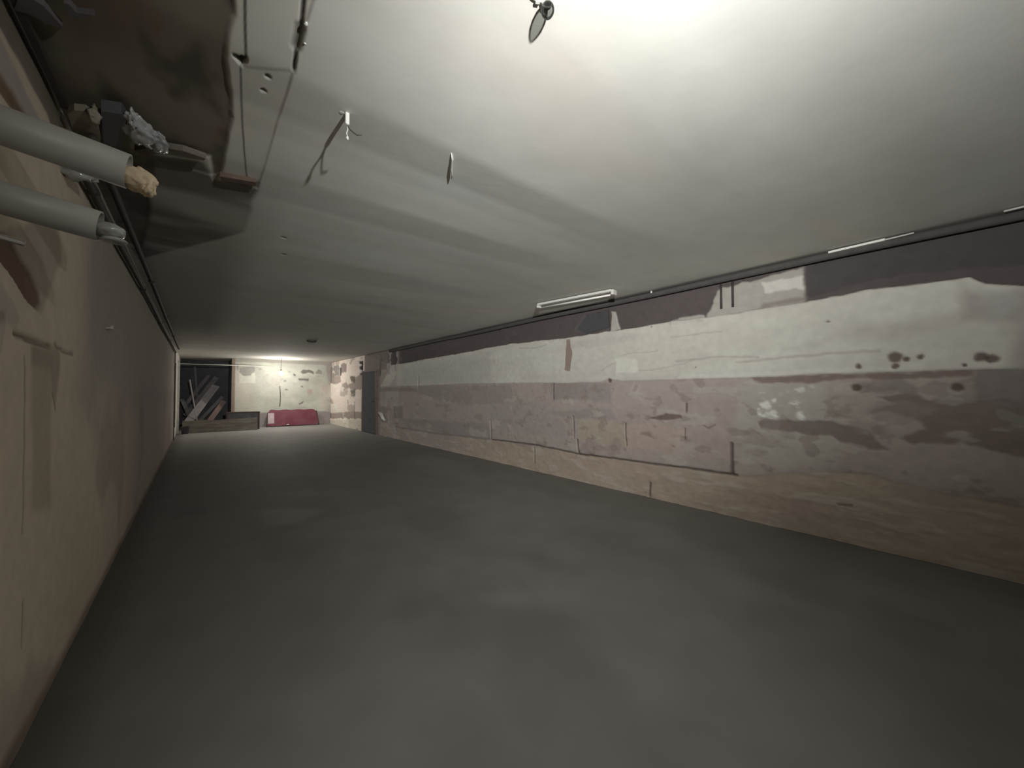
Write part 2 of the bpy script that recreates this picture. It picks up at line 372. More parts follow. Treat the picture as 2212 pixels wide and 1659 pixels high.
# joints and cracks
J = (.10, .075, .06)
W.paint(W.line(RW((1060, 949), (1160, 962), (1250, 981), (1340, 992), (1440, 1006), (1530, 1018), (1592, 1027)), .011, .008, 6), J, .9, -.02)
W.paint(W.line(RW((850, 922), (950, 938), (1060, 949)), .02, .01, 6), (.24, .21, .19), .7, -.006)
for ln, wd in [([(1060, 908), (1061, 948)], .014), ([(1247, 950), (1250, 980)], .014), ([(1580, 958), (1581, 1022)], .016), ([(1483, 872), (1482, 890)], .010),
               ([(1350, 916), (1353, 962)], .009), ([(1403, 1044), (1402, 1072)], .012), ([(1154, 968), (1154, 1000)], .010), ([(904, 812), (904, 836)], .016),
               ([(1195, 830), (1195, 862)], .012), ([(1238, 900), (1240, 945)], .008), ([(1480, 925), (1478, 950)], .006)]:
    W.paint(W.line(RW(*ln), wd, .008, 8), J, .8, -.018)
W.paint(W.poly(RW((1398, 905), (1440, 893), (1470, 899), (1472, 905), (1430, 907)), .008, .015, 12), (.15, .11, .095), .85, -.012)
W.paint(W.line(RW((1520, 920), (1530, 925), (1545, 918)), .007, .01, 10), (.2, .16, .14), .8, -.005)
W.paint(W.line(RW((1810, 1090), (1840, 1093)), .010, .008, 10), (.12, .09, .07), .7, -.008)
W.paint(W.line(RW((1800, 1080), (1830, 1088)), .007, .008, 10), (.46, .42, .36), .6)
# ---- far, lit stretch beyond the door
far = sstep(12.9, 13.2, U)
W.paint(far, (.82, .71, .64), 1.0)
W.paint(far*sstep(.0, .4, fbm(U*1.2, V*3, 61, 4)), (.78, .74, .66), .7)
B = (.33, .275, .245)
for pts, c in [([(708, 793), (722, 792), (722, 828), (709, 830)], (.30, .26, .235)), ([(720, 789), (732, 789), (732, 812), (720, 813)], (.25, .24, .225)),
               ([(736, 785), (749, 784), (748, 803), (737, 806)], (.27, .22, .21)),
               ([(718, 814), (735, 812), (737, 824), (726, 832), (717, 828)], (.36, .31, .28)),
               ([(737, 834), (748, 824), (752, 832), (762, 826), (768, 814), (785, 808), (785, 841), (766, 842), (752, 838), (742, 843)], B),
               ([(700, 893), (785, 888), (785, 906), (700, 903)], (.34, .28, .25)),
               ([(755, 812), (767, 812), (766, 827), (759, 824)], (.14, .125, .09)), ([(757, 841), (768, 841), (767, 858), (759, 858)], (.16, .15, .125))]:
    W.paint(W.poly(RW(*pts), .03, .06, 5)*far, c, .9, -.01)
W.paint(W.poly(RW((700, 905), (785, 907), (785, 940), (700, 925)), .03, .05, 5)*far, (.66, .62, .52), .8, .01)
for pts in [[(732.5, 794), (736.5, 794), (736.5, 811), (732.5, 812)], [(774, 781), (784, 779), (784, 808), (776, 811)]]:
    W.paint(W.poly(RW(*pts), .02, .01, 5), (.03, .03, .03), 1.0, -.06)
W.paint(W.line(RW((765.5, 871), (765.5, 904)), .045, .02, 5), (.16, .12, .10), .8, -.01)
W.paint(W.line(RW((751, 866), (752, 872)), .04, .02, 5), (.30, .24, .2), .8)
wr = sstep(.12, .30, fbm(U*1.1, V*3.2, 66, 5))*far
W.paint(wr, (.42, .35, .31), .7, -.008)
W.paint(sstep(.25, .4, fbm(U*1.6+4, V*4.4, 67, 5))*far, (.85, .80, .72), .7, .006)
# around the door
nd = sstep(13.2, 13.05, U)*sstep(10.6, 11.4, U)
W.paint(nd*sstep(1.97, 2.02, V), (.24, .205, .185), .9)
W.paint(sstep(13.2, 13.05, U)*sstep(10.2, 10.5, U)*sstep(11.6, 11.2, U)*(fbm(U*3, V*4, 71, 3) > .05), (.42, .39, .36), .8, .01)
W.paint(W.poly(RW((818, 770), (824, 769), (822, 812), (817, 812)), .05, .03, 5), (.17, .145, .13), .8, -.02)
W.paint(W.poly(RW((820, 838), (860, 836), (900, 838), (900, 846), (820, 846)), .03, .03, 5), (.24, .20, .18), .6)
for pts in [[(850, 878), (870, 878), (870, 905), (850, 902)], [(820, 878), (838, 878), (838, 892), (820, 890)]]:
    W.paint(W.poly(RW(*pts), .03, .03, 5), (.23, .2, .18), .6)
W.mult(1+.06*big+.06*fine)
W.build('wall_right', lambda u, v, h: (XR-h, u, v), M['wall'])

# ================================================================== LEFT WALL
def LW(*pp): return [(onX(x, y, XL).y, onX(x, y, XL).z) for x, y in pp]
us = steps(YB, YA, [(1.2, .06), (5, .012), (YA, .05)]); vs = steps(0, ZC, [(ZC, .012)])
L = Patch(us, vs, (.64, .55, .44)); U, V = L.U, L.V
L.H += .004*fbm(U*3, V*4, 81, 4)+.004*fbm(U*1, V*1.4, 82, 3)
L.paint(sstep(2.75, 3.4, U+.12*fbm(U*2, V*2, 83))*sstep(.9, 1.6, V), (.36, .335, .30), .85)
L.paint(L.poly(LW((0, 500), (70, 480), (130, 470), (135, 560), (90, 680), (60, 650), (0, 560)), .012, .02, 6), (.30, .27, .22), .6, -.004)  # darker area where the pipe shadows fall, shade put into the colour
L.paint(L.poly(LW((-60, 600), (0, 612), (20, 640), (40, 680), (35, 700), (10, 690), (0, 760), (-60, 780)), .012, .02, 6), (.47, .42, .37), .8, .005)
L.paint(L.poly(LW((-60, 655), (5, 670), (6, 690), (-60, 720)), .012, .01, 6), (.26, .22, .19), .7)
L.paint(L.poly(LW((-60, -60), (0, 60), (60, 165), (104, 255), (130, 330), (160, 330), (60, 60), (0, -60)), .01, .01, 6), (.17, .15, .12), .9)  # dark band below the ceiling corner, shadow and cracks painted in
L.paint(L.poly(LW((-60, 0), (0, 78), (40, 160), (84, 252), (100, 300), (60, 300), (35, 248), (0, 157), (-60, 60)), .012, .012, 6), (.40, .375, .34), .8)
L.paint(L.poly(LW((-60, 60), (0, 158), (30, 200), (62, 252), (36, 248), (0, 200), (-60, 110)), .010, .012, 6), (.17, .11, .06), .9, -.006)  # second dark band, painted shadow and crack
L.paint(L.poly(LW((-30, 500), (8, 505), (28, 520), (50, 560), (70, 595), (88, 632), (90, 655), (82, 668), (72, 665), (52, 645), (40, 620), (20, 590), (-30, 530)), .007, .010, 8), (.17, .115, .08), .95, -.008)  # recessed brown patch, deepens the cast shadow of the pipe by colour
L.paint(L.line(LW((30, 722), (62, 734), (110, 748)), .008, .006, 8), (.13, .10, .08), .85, -.012)
L.paint(L.line(LW((118, 742), (128, 755), (160, 768)), .008, .008, 8), (.17, .13, .11), .7, -.006)
L.paint(L.poly(LW((66, 742), (130, 752), (130, 790), (124, 840), (118, 885), (112, 850), (108, 800), (66, 790)), .02, .012, 6), (.29, .235, .185), .6)
L.paint(L.poly(LW((66, 745), (112, 752), (108, 1100), (70, 1100)), .03, .012, 5), (.34, .285, .22), .5)
L.paint(L.line(LW((52, 770), (54, 860), (50, 1000), (50, 1150)), .006, .008, 5), (.20, .16, .12), .7, -.003)
L.paint(L.line(LW((50, 1300), (46, 1400)), .006, .008, 5), (.20, .15, .12), .6, -.003)
L.paint(L.line(LW((112, 850), (120, 885)), .006, .006, 5), (.17, .13, .11), .6)
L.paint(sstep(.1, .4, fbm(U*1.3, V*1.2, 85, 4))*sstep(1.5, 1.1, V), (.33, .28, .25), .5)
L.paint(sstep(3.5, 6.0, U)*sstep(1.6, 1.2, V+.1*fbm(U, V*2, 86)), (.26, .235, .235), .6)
L.paint(L.line([(YB, .0), (YA, .0)], .06, .03, 3), (.15, .12, .09), .7)
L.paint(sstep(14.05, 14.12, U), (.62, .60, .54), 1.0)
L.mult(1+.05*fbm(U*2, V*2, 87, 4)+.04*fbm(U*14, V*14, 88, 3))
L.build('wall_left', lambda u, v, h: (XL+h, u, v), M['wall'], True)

# ================================================================== FAR WALL
def FW(*pp): return [(onY(x, y).x, onY(x, y).z) for x, y in pp]
us = steps(XA, XR, [(XR, .02)]); vs = steps(0, ZC, [(ZC, .02)])
A = Patch(us, vs, (.39, .39, .34)); U, V = A.U, A.V
A.H += .006*fbm(U*2, V*2, 91, 4)
A.paint(sstep(0, .4, fbm(U*1.1, V*1.4, 92, 4)), (.51, .52, .44), .6)
A.paint(A.poly(FW((500, 800), (545, 800), (548, 888), (500, 888)), .15, .08, 2), (.45, .41, .36), .6)
A.paint(A.poly(FW((516, 806), (551, 806), (551, 828), (515, 827)), .02, .02, 4), (.53, .53, .46), .8, .005)
A.paint(A.poly(FW((516, 794), (549, 790), (549, 803), (541, 812), (525, 812), (517, 804)), .015, .04, 7), (.27, .26, .24), .95, -.01)
A.paint(A.poly(FW((510, 786), (515, 788), (514, 799), (511, 798)), .015, .03, 7), (.25, .22, .19), .9)
Dk = (.13, .11, .10)
for pts in [[(649, 804), (655, 799), (668, 799), (679, 802), (678, 808), (664, 804), (654, 809)], [(682, 807), (688, 799), (696, 801), (696, 808)],
            [(646, 818), (667, 819), (667, 823.5), (646, 822.5)], [(634, 806), (639, 809), (638, 813), (634, 811)], [(646, 873), (655, 868), (654, 871), (648, 875)]]:
    A.paint(A.poly(FW(*pts), .015, .04, 7), Dk, .85, -.015)
for x, y, r, c in [(561, 798, .05, (.3, .28, .24)), (576, 810, .045, (.36, .33, .27)), (625, 803, .05, (.3, .28, .24)), (651, 835, .035, Dk), (619, 842, .03, Dk),
                   (614, 822, .025, Dk), (669, 846, .11, (.36, .27, .25)), (704, 838, .14, (.33, .27, .25)), (632, 843, .05, (.4, .36, .3)), (612, 853, .04, (.35, .33, .28)), (577, 854, .05, (.42, .4, .34))]:
    p = FW((x, y))[0]; A.paint(A.line([p, (p[0]+.02, p[1])], r, .05, 6, 9, r*.6), c, .8)
A.paint(A.line(FW((610, 855), (660, 850), (715, 848)), .012, .02, 5), (.38, .36, .3), .4, -.004)
A.paint(A.poly(FW((704, 788), (720, 788), (720, 830), (709, 834)), .05, .05, 5), (.30, .265, .24), .85)
A.paint(A.poly(FW((690, 830), (715, 828), (715, 925), (700, 925)), .15, .08, 3), (.48, .42, .37), .6)
A.paint(sstep(.56, .48, V+.03*fbm(U*4, V*4, 95)), (.27, .235, .225), .9, -.01)
A.paint(sstep(2.42, 2.46, V+.02*fbm(U*5, V*4, 96)), (.30, .28, .25), .9)
A.paint(sstep(XA+.11, XA+.09, U), (.20, .15, .115), .9)
wr = sstep(.22, .42, fbm(U*1.8, V*3.0, 98, 5))*sstep(1.7, 2.6, U)
A.paint(wr, (.34, .31, .27), .55, -.004)
A.mult(1+.08*fbm(U*5, V*5, 97, 4))
A.build('wall_far', lambda u, v, h: (u, YF-h, v), M['wall'], True)

# ================================================================== CEILING
def CE(*pp): return [(onZ(x, y).x, onZ(x, y).y) for x, y in pp]
us = steps(XL, XR, [(0.02, .012), (.32, .004), (1.0, .012), (XR, .03)]); vs = steps(YB, YA, [(.6, .08), (3, .010), (5, .02), (YA, .06)])
Cc = Patch(us, vs, (.70, .70, .65)); U, V = Cc.U, Cc.V
# sagging formwork boards across the room
def prof(v):
    ks = [(-3, 0), (.4, .0), (1.0, .004), (1.68, .018), (1.98, .000), (2.15, .000), (2.50, .011), (2.85, .0), (3.3, .001), (3.9, .007), (4.5, .0), (5.4, .004), (6.2, .0), (20, 0)]
    q = lambda x: np.interp(x, [k[0] for k in ks], [k[1] for k in ks])
    return (q(v-.03)+q(v-.015)+q(v)+q(v+.015)+q(v+.03))/5
vv = V+.03*fbm(U*.7, V*.7, 101, 3)
Cc.H += prof(vv)*sstep(3.6, 1.2, U) + .003*fbm(U*.5, V*1.6, 103, 2)
# zone X < .27 : separate strip of old board, and bare dirty slab by the wall
leftz = sstep(.275, .265, U+.004*fbm(V*5, U*5, 104))*sstep(2.80, 2.78, V)
Cc.paint(leftz, (.66, .65, .59), 1.0)
Cc.H -= .006*leftz
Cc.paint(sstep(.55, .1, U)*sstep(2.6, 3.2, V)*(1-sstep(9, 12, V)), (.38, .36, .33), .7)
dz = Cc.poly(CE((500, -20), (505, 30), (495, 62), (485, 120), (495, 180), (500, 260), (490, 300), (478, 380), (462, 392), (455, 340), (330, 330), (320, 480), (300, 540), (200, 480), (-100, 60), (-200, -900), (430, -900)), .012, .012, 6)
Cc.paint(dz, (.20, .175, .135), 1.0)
Cc.H -= .012*dz
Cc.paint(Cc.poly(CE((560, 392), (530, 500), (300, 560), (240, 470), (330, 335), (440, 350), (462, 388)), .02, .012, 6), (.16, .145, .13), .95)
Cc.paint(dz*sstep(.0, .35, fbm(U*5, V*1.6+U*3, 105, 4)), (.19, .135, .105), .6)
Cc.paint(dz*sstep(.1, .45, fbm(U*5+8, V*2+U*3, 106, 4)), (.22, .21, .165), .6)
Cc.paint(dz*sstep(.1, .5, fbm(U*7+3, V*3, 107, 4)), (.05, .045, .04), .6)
Cc.paint(Cc.line(CE((660, -60), (650, 52), (640, 100), (634, 142)), .006, .002, 5), (.05, .05, .045), .9, -.008)
Cc.paint(Cc.line(CE((648, 55), (640, 95)), .016, .003, 5), (.18, .17, .15), .8, -.006)
Cc.paint(Cc.line(CE((528, -200), (529, 60), (531, 118)), .0045, .002, 5), (.09, .08, .065), .9)
Cc.paint(Cc.line(CE((520, 140), (523, 250), (527, 310), (534, 400)), .004, .003, 5), (.12, .11, .09), .8)
Cc.paint(Cc.poly(CE((502, 112), (520, 116), (533, 118), (534, 132), (524, 140), (514, 128)), .004, .006, 14), (.03, .025, .02), .95, -.02)
Cc.paint(Cc.line(CE((534, 140), (560, 142), (637, 146)), .008, .006, 6), (.24, .23, .2), .5)
for x, y in [(577, 161), (567, 194), (612, 512), (612, 548)]:
    p = CE((x, y))[0]; Cc.paint(Cc.line([p, (p[0]+.004, p[1])], .008 if y < 300 else .012, .004, 12), (.09, .085, .07), .85, -.01)
Cc.paint(Cc.poly(CE((345, 745), (850, 762), (735, 790), (385, 780)), .3, .1, 2), (.55, .53, .48), .6)
Cc.paint(sstep(14.8, 15.2, V), (.52, .50, .45), .7)
Cc.paint(sstep(.1, .5, fbm(U*.6, V*1.8, 110, 4))*(1-dz)*(1-leftz), (.63, .61, .555), .5)
Cc.paint(sstep(4.22, 4.3, U+.03*fbm(V*2, U*2, 112)), (.3, .28, .26), .6)
Cc.mult(1+.06*fbm(U*.7, V*3.2, 111, 5)+.02*fbm(U*5, V*9, 113, 3))
tint = fbm(U*.8, V*2.0, 114, 4)
Cc.C = Cc.C*np.stack([1+.05*tint, 1-.005*tint, 1-.04*tint], -1)
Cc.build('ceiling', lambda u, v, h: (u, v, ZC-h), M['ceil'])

# ================================================================== FLOOR
us = steps(XL, XR, [(XR, .05)]); vs = steps(YB, YA, [(5, .05), (YA, .1)])
Fl = Patch(us, vs, (.175, .17, .155)); U, V = Fl.U, Fl.V
Fl.H += .004*fbm(U*1.2, V*1.2, 121, 3)
Fl.paint(sstep(.0, .45, fbm(U*.9, V*.6, 122, 4)), (.215, .21, .195), .6)
Fl.paint(sstep(.1, .5, fbm(U*1.6+5, V*1.1, 123, 4)), (.15, .145, .135), .6)
Fl.paint(sstep(8, 13, V), (.34, .335, .32), .8)  # floor colour lightened towards the far end, painted lamp light
Fl.paint(sstep(XL+.25, XL+.05, U+.05*fbm(V*2, U*2, 124)), (.10, .09, .075), .6)
for pts, k in [([(1035, 1288), (1080, 1280), (1140, 1288), (1130, 1298), (1060, 1300)], .5), ([(550, 1105), (620, 1095), (700, 1100), (660, 1130), (570, 1140)], .5),
               ([(590, 1068), (660, 1062), (700, 1066), (640, 1074)], .4), ([(1350, 1130), (1450, 1135), (1700, 1300), (1600, 1330), (1420, 1190)], .2),
               ([(900, 1180), (1300, 1260), (1250, 1330), (950, 1300)], .25), ([(640, 950), (720, 948), (760, 956), (660, 960)], .5)]:
    Fl.paint(Fl.poly([(onZ(x, y, 0).x, onZ(x, y, 0).y) for x, y in pts], .12, .08, 3), (.27, .265, .245), k)  # floor highlights painted as lighter patches
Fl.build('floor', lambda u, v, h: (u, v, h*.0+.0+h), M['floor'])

def slab(name, lo, hi, m):
    bm = bmesh.new(); box(bm, lo, hi); o = link(name, bm, m); o['kind'] = 'structure'; return o
M['plain'] = mat('dull_plaster', (.30, .28, .25), 0.9, noise=0.15, nscale=3)
M['alcove_wall'] = mat('dark_alcove_plaster', (.065, .065, .07), 0.9, noise=0.3, nscale=3)  # one dark tone for the alcove walls
slab('wall_back', (XL-.1, YB-.15, -.05), (XR+.1, YB, ZC+.05), 'plain')
slab('wall_alcove_back', (XL-.1, YA, -.05), (XA+.3, YA+.15, ZC+.05), 'alcove_wall')
slab('wall_alcove_side', (XA, YF+.01, 0), (XA+.2, YA, ZC), 'alcove_wall')

# ================================================================== TRIM / DOORS
# dark steel door standing proud on the right wall
y0 = onX(817, 900).y; y1 = onX(786, 900).y
dr = bpy.data.objects.new('door_1', None); COL.objects.link(dr); dr.location = (XR, (y0+y1)/2, 0); dr['kind'] = 'structure'
bm = bmesh.new(); box(bm, (XR-.055, y0+.10, .02), (XR+.02, y1-.03, 1.97), .006)
for z in (.68, 1.30): box(bm, (XR-.066, y0+.12, z), (XR-.05, y1-.05, z+.07))
link('door_leaf', bm, 'door', dr)
bm = bmesh.new(); box(bm, (XR-.075, y0, 0), (XR+.02, y0+.10, 2.02), .005); box(bm, (XR-.075, y1-.04, 0), (XR+.02, y1+.01, 2.02), .005); box(bm, (XR-.075, y0+.10, 1.97), (XR+.02, y1-.04, 2.02))
link('door_frame', bm, 'frame', dr)
bm = bmesh.new(); tube(bm, [(XR-.06, y0+.18, 1.02), (XR-.12, y0+.18, 1.02), (XR-.12, y0+.30, 1.02)], .010, 8); link('door_handle', bm, 'darkpipe', dr)
# left doorway jamb boards
def trim(name, lo, hi, m):
    bm = bmesh.new(); box(bm, lo, hi, .008); o = link(name, bm, m); o['kind'] = 'structure'; return o
trim('trim_1', (XL-.01, 14.02, 0), (XL+.015, 14.16, 2.34), 'dirtywhite')
trim('trim_2', (XL-.01, 16.20, 0), (XL+.05, 16.34, 2.34), 'dirtywhite')
trim('trim_3', (XL-.01, 13.93, 0), (XL+.022, 14.01, 2.45), 'darkpipe')
bm = bmesh.new(); box(bm, (XL, 14.6, .3), (XL+.012, 14.78, 2.15)); o = link('trim_4', bm, 'darkpipe'); o['kind'] = 'structure'

# ================================================================== LINES ALONG THE CEILING
bm = bmesh.new(); tube(bm, [(XR-.035, y, 2.505+.005*math.sin(y*1.7)) for y in np.arange(-2.9, 11.0, .25)], .034, 12)
tag(link('pipe', bm, 'conduit', smooth=True), 'grey painted pipe running along the top of the right wall under the ceiling', 'pipe')
for i, (x, z, m, lb) in enumerate([(XL+.035, 1.08+1.3, 'darkpipe', 'lower dark conduit along the top of the left wall'),
                                   (XL+.095, 1.17+1.3, 'darkpipe', 'upper dark conduit along the top of the left wall, nearest the ceiling')]):
    bm = bmesh.new(); tube(bm, [(x, y, z+.006*math.sin(y*1.3+i)) for y in np.arange(2.55, 13.9, .3)], .020, 10)
    for y in (3.0, 5.5, 8.0, 10.5): tube(bm, [(x, y, z), (x, y+.03, z)], .026, 10)
    tag(link('conduit', bm, m, smooth=True), lb, 'conduit', 'conduits along the left wall')
# white trunking piece at right
def ceil_strip(name, pa, pb, wdt, thk, m, label, cat, grp=None, lift=.0):
    a = onZ(*pa, ZC-thk/2-.012-lift); b = onZ(*pb, ZC-thk/2-.012-lift); bm = bmesh.new(); bar(bm, a, b, wdt, thk, (1, 0, 0), .002)
    return tag(link(name, bm, m), label, cat, grp)
ceil_strip('trunking', (1790, 546), (1912, 518), .030, .018, 'white', 'bright white length of cable trunking at the ceiling edge above the right wall', 'trunking')
ceil_strip('trunking', (1912, 518), (1975, 503), .012, .012, 'dirtywhite', 'thin dull length of trunking continuing right of the bright white one', 'trunking')
ceil_strip('trunking', (2168, 457), (2230, 442), .014, .012, 'dirtywhite', 'short dull trunking piece at the ceiling edge by the right margin', 'trunking')
# fluorescent batten
a = onZ(1163, 662, 2.50); b = onZ(1322, 632, 2.50); d = (b-a).normalized(); s = Vector((0, 0, 1)).cross(d).normalized()
if s.x < 0: s = -s
bt = thing('ceiling_light', (a+b)/2, 'white unlit tube light batten on the ceiling by the right wall', 'ceiling light')
bm = bmesh.new(); bar(bm, a+Vector((0, 0, .025)), b+Vector((0, 0, .025)), .055, .028, s, .003); link('housing', bm, 'whitemetal', bt)
bm = bmesh.new(); bar(bm, b-d*.0+s*.01-Vector((0, 0, .0)), b+d*.035+s*.01, .085, .06, s, .003); link('end_cap', bm, 'whitemetal', bt)
bm = bmesh.new(); bar(bm, a-d*.02+s*.02, a+d*.01+s*.02, .07, .04, s, .003); link('end_cap', bm, 'whitemetal', bt)
bm = bmesh.new(); tube(bm, [a+s*.055-Vector((0, 0, .01)), b+s*.055-Vector((0, 0, .01))], .012, 10); link('tube', bm, 'white', bt, True)
# vertical pipes in the dark strip
for i, x in enumerate((1558, 1583)):
    p = onX(x, 650, XR-.03); bm = bmesh.new(); tube(bm, [(p.x, p.y, 2.20), (p.x, p.y, 2.46)], .012, 8)
    tag(link('conduit', bm, 'darkpipe', smooth=True), ['left', 'right'][i]+' of two short dark upright conduits above the white paint of the right wall', 'conduit', 'short upright conduits')
# small glint hook at ceiling
p = onZ(1407, 631, ZC-.02); bm = bmesh.new(); lump(bm, p, (.012, .012, .016), 3, .2, 2); tag(link('hook', bm, 'white', smooth=True), 'tiny bright ceiling hook right of the tube light batten', 'hook')
# round ceiling box far away
p = onZ(673, 737, ZC-.02); bm = bmesh.new(); lathe(bm, [(.11, 0), (.11, -.02), (.085, -.045), (.03, -.05)], (p.x, p.y, ZC-.0), seg=24)
tag(link('junction_box', bm, 'darkpipe', smooth=False), 'small round dark junction box on the far ceiling', 'junction box')

# ================================================================== HANGING BULB AND WIRES
hb = onZ(1183, 22, 1.30+1.212); top = Vector((hb.x, hb.y, ZC))
r = thing('light_bulb', top, 'clear unlit light bulb hanging in a white holder from the ceiling', 'light bulb')
bm = bmesh.new(); lathe(bm, [(.009, .026), (.0135, .020), (.0195, .011), (.0215, .0), (.0195, -.011), (.0135, -.020), (.007, -.026), (.001, -.029)], hb, seg=28); link('glass', bm, 'glass', r, True)
bm = bmesh.new(); lathe(bm, [(.0115, .018), (.0135, .020), (.0135, .028), (.011, .029)], hb, seg=20); link('screw_base', bm, 'chrome', r, True)
bm = bmesh.new(); lathe(bm, [(.015, .024), (.020, .026), (.022, ZC-hb.z-.004), (.026, ZC-hb.z+.004)], hb, seg=20); link('holder', bm, 'white', r, True)
wp = Vector((hb.x, hb.y, hb.z+.026))
bm = bmesh.new(); tube(bm, [wp+Vector((0, 0, .0)), wp-rgt*.02+Vector((0, 0, .003)), wp-rgt*.045-fwd*.005+Vector((0, 0, .006)), wp-rgt*.07-fwd*.02+Vector((0, 0, .009))], .0035, 8); link('wire', bm, 'white', r, True)
bm = bmesh.new(); bar(bm, wp-rgt*.024+Vector((0, 0, .002)), wp-rgt*.038+Vector((0, 0, .003)), .010, .008); link('wire_clip', bm, 'white', r)
# hanging lamp wire with connector
p = onZ(750, 238, ZC); q = lambda dz, dx=0, dy=0: Vector((p.x+dx, p.y+dy, ZC-dz))
r = thing('hanging_wire', p, 'dangling lamp wire with a white connector and curled bare end, throwing a long shadow', 'wire')
bm = bmesh.new(); box(bm, (p.x-.008, p.y-.008, ZC-.066), (p.x+.008, p.y+.008, ZC+.0), .002); link('connector', bm, 'white', r)
bm = bmesh.new(); tube(bm, [q(.06), q(.085, .003), q(.105, -.002), q(.118, .003, .002)], .0035, 8); link('wire', bm, 'dirtywhite', r, True)
bm = bmesh.new(); tube(bm, [q(.06)-rgt*.004, q(.085)+rgt*.012, q(.10)+rgt*.028, q(.112)+rgt*.045, q(.110)+rgt*.065], .0028, 8); link('wire', bm, 'wire', r, True)
bm = bmesh.new(); lump(bm, q(.122, .003, .002), (.006, .006, .010), 4, .3, 2); link('wire_end', bm, 'white', r, True)
bm = bmesh.new(); lathe(bm, [(.018, 0), (.018, -.008), (.006, -.012)], (p.x-.02, p.y+.01, ZC-.004), seg=14); link('ceiling_plate', bm, 'whitemetal', r)
zf = ZC-.020; bm = bmesh.new()
tube(bm, [onZ(975, 331, zf), onZ(977, 345, zf), onZ(976, 352, zf-.002), onZ(975, 366, zf), onZ(977, 378, zf-.002), onZ(975, 386, zf)], [.002, .006, .0045, .006, .0045, .002], 8)
tag(link('paint_flake', bm, 'white', smooth=True), 'thin bright white flake line on the pale ceiling right of the dangling wire', 'paint flake')

# ================================================================== PIPES OUT OF THE LEFT WALL
def drain(end_px, end_depth, R, plug, label, drop):
    e = CAM+ray(*end_px)*end_depth; e = Vector(e)
    d = Vector((1, 0.0, -drop)).normalized(); a = e-d*((e.x-(XL-.03))/d.x)
    o = thing('drain_pipe', (XL, a.y, a.z), label, 'pipe', 'cut pipes sticking out of the left wall')
    bm = bmesh.new(); ro = tube(bm, [a, e], R, 40, False); ri = tube(bm, [a, e], R-.005, 40, False)
    for k in range(40): bm.faces.new((ro[1][k], ro[1][(k+1) % 40], ri[1][(k+1) % 40], ri[1][k]))
    link('pipe_wall', bm, 'pipe', o, True)
    bm = bmesh.new(); lathe(bm, [(R-.005, 0), (R-.006, .002)], e-d*.05, d, 32); link('pipe_inside', bm, 'pipein', o)
    bm = bmesh.new()
    if plug == 'foam':
        lump(bm, e+d*.020-Vector((0, 0, .014)), (.046, .038, .038), 11, .22, 4); lump(bm, e+d*.045-Vector((0, 0, .030)), (.022, .030, .030), 12, .3, 4)
        lump(bm, e-d*.03-Vector((0, 0, .01)), (.04, .036, .034), 13, .2)
        link('foam_plug', bm, 'foam', o, True)['label'] = 'tan lump of expanding foam in the pipe mouth'
    else:
        lump(bm, e+d*.020-Vector((0, 0, .006)), (.042, .036, .026), 21, .08, 4); lump(bm, e+d*.032-Vector((0, 0, .034)), (.034, .030, .011), 22, .1, 4)
        lump(bm, e-d*.03-Vector((0, 0, .008)), (.03, .03, .03), 23, .1)
        link('plastic_plug', bm, 'foil', o, True)['label'] = 'shiny crumpled film in the pipe mouth'
    return o
drain((278, 371), 1.27, .055, 'foam', 'upper grey plastic pipe sticking out of the left wall, plugged with tan foam', .15)
drain((216, 489), 1.28, .049, 'film', 'lower grey plastic pipe sticking out of the left wall, stuffed with shiny film', .15)
# stick end below
e = CAM+ray(52, 526)*1.17; bm = bmesh.new(); bar(bm, Vector((XL-.02, e.y-.03, e.z+.012)), e, .016, .010, (0, 1, 0), .002)
tag(link('batten', bm, 'dirtywhite'), 'short pale stick poking out of the left wall below the lower grey pipe', 'stick')
# small wall hook
e = onX(238, 710, XL+.02); bm = bmesh.new(); bar(bm, Vector((XL-.01, e.y, e.z)), Vector((XL+.035, e.y, e.z+.004)), .03, .012, (0, 1, 0), .002); box(bm, (XL+.025, e.y-.02, e.z-.005), (XL+.035, e.y+.02, e.z+.02))
tag(link('hook', bm, 'dirtywhite'), 'small pale hook screwed to the left wall', 'hook')

# ================================================================== DEBRIS AT THE BROKEN CEILING, UPPER LEFT
def slabpx(name, pts, z0, thk, m, label, cat, grp=None):
    bm = bmesh.new(); vs_ = [onZ(x, y, z0) for x, y in pts]
    f = bm.faces.new([bm.verts.new(v) for v in vs_]); e = bmesh.ops.extrude_face_region(bm, geom=[f])
    for v in [g_ for g_ in e['geom'] if isinstance(g_, bmesh.types.BMVert)]: v.co.z += thk
    return tag(link(name, bm, m), label, cat, grp)
zb = ZC-.06
slabpx('foam_board', [(146, 246), (160, 238), (185, 241), (212, 262), (218, 300), (212, 315), (160, 290)], zb-.005, .03, 'tan', 'broken tan board wedged in the ceiling hole above the pipes', 'board')
o = slabpx('junction_box', [(218, 240), (262, 246), (272, 262), (266, 320), (224, 312)], zb-.005, .05, 'boxgrey', 'dark grey box between the tan board and the crumpled film', 'box')
bm = bmesh.new()
c1 = onZ(305, 290, zb); lump(bm, c1, (.050, .10, .035), 31, .30, 4); c2 = onZ(345, 310, zb); lump(bm, c2, (.035, .09, .025), 32, .30, 4); c3 = onZ(287, 258, zb+.01); lump(bm, c3, (.022, .05, .03), 33, .5, 4)
tag(link('plastic_film', bm, 'foil', smooth=True), 'crumpled clear film bunched in the ceiling hole right of the grey box', 'plastic film')
bm = bmesh.new(); c1 = onZ(203, 248, zb-.01); lump(bm, c1, (.02, .03, .03), 35, .6)
tag(link('plaster_lump', bm, 'tan', smooth=True), 'small pale plaster lump on top of the tan board', 'plaster')
bm = bmesh.new(); c1 = CAM+ray(160, 372)*1.75; lump(bm, c1, (.07, .05, .03), 36, .55)
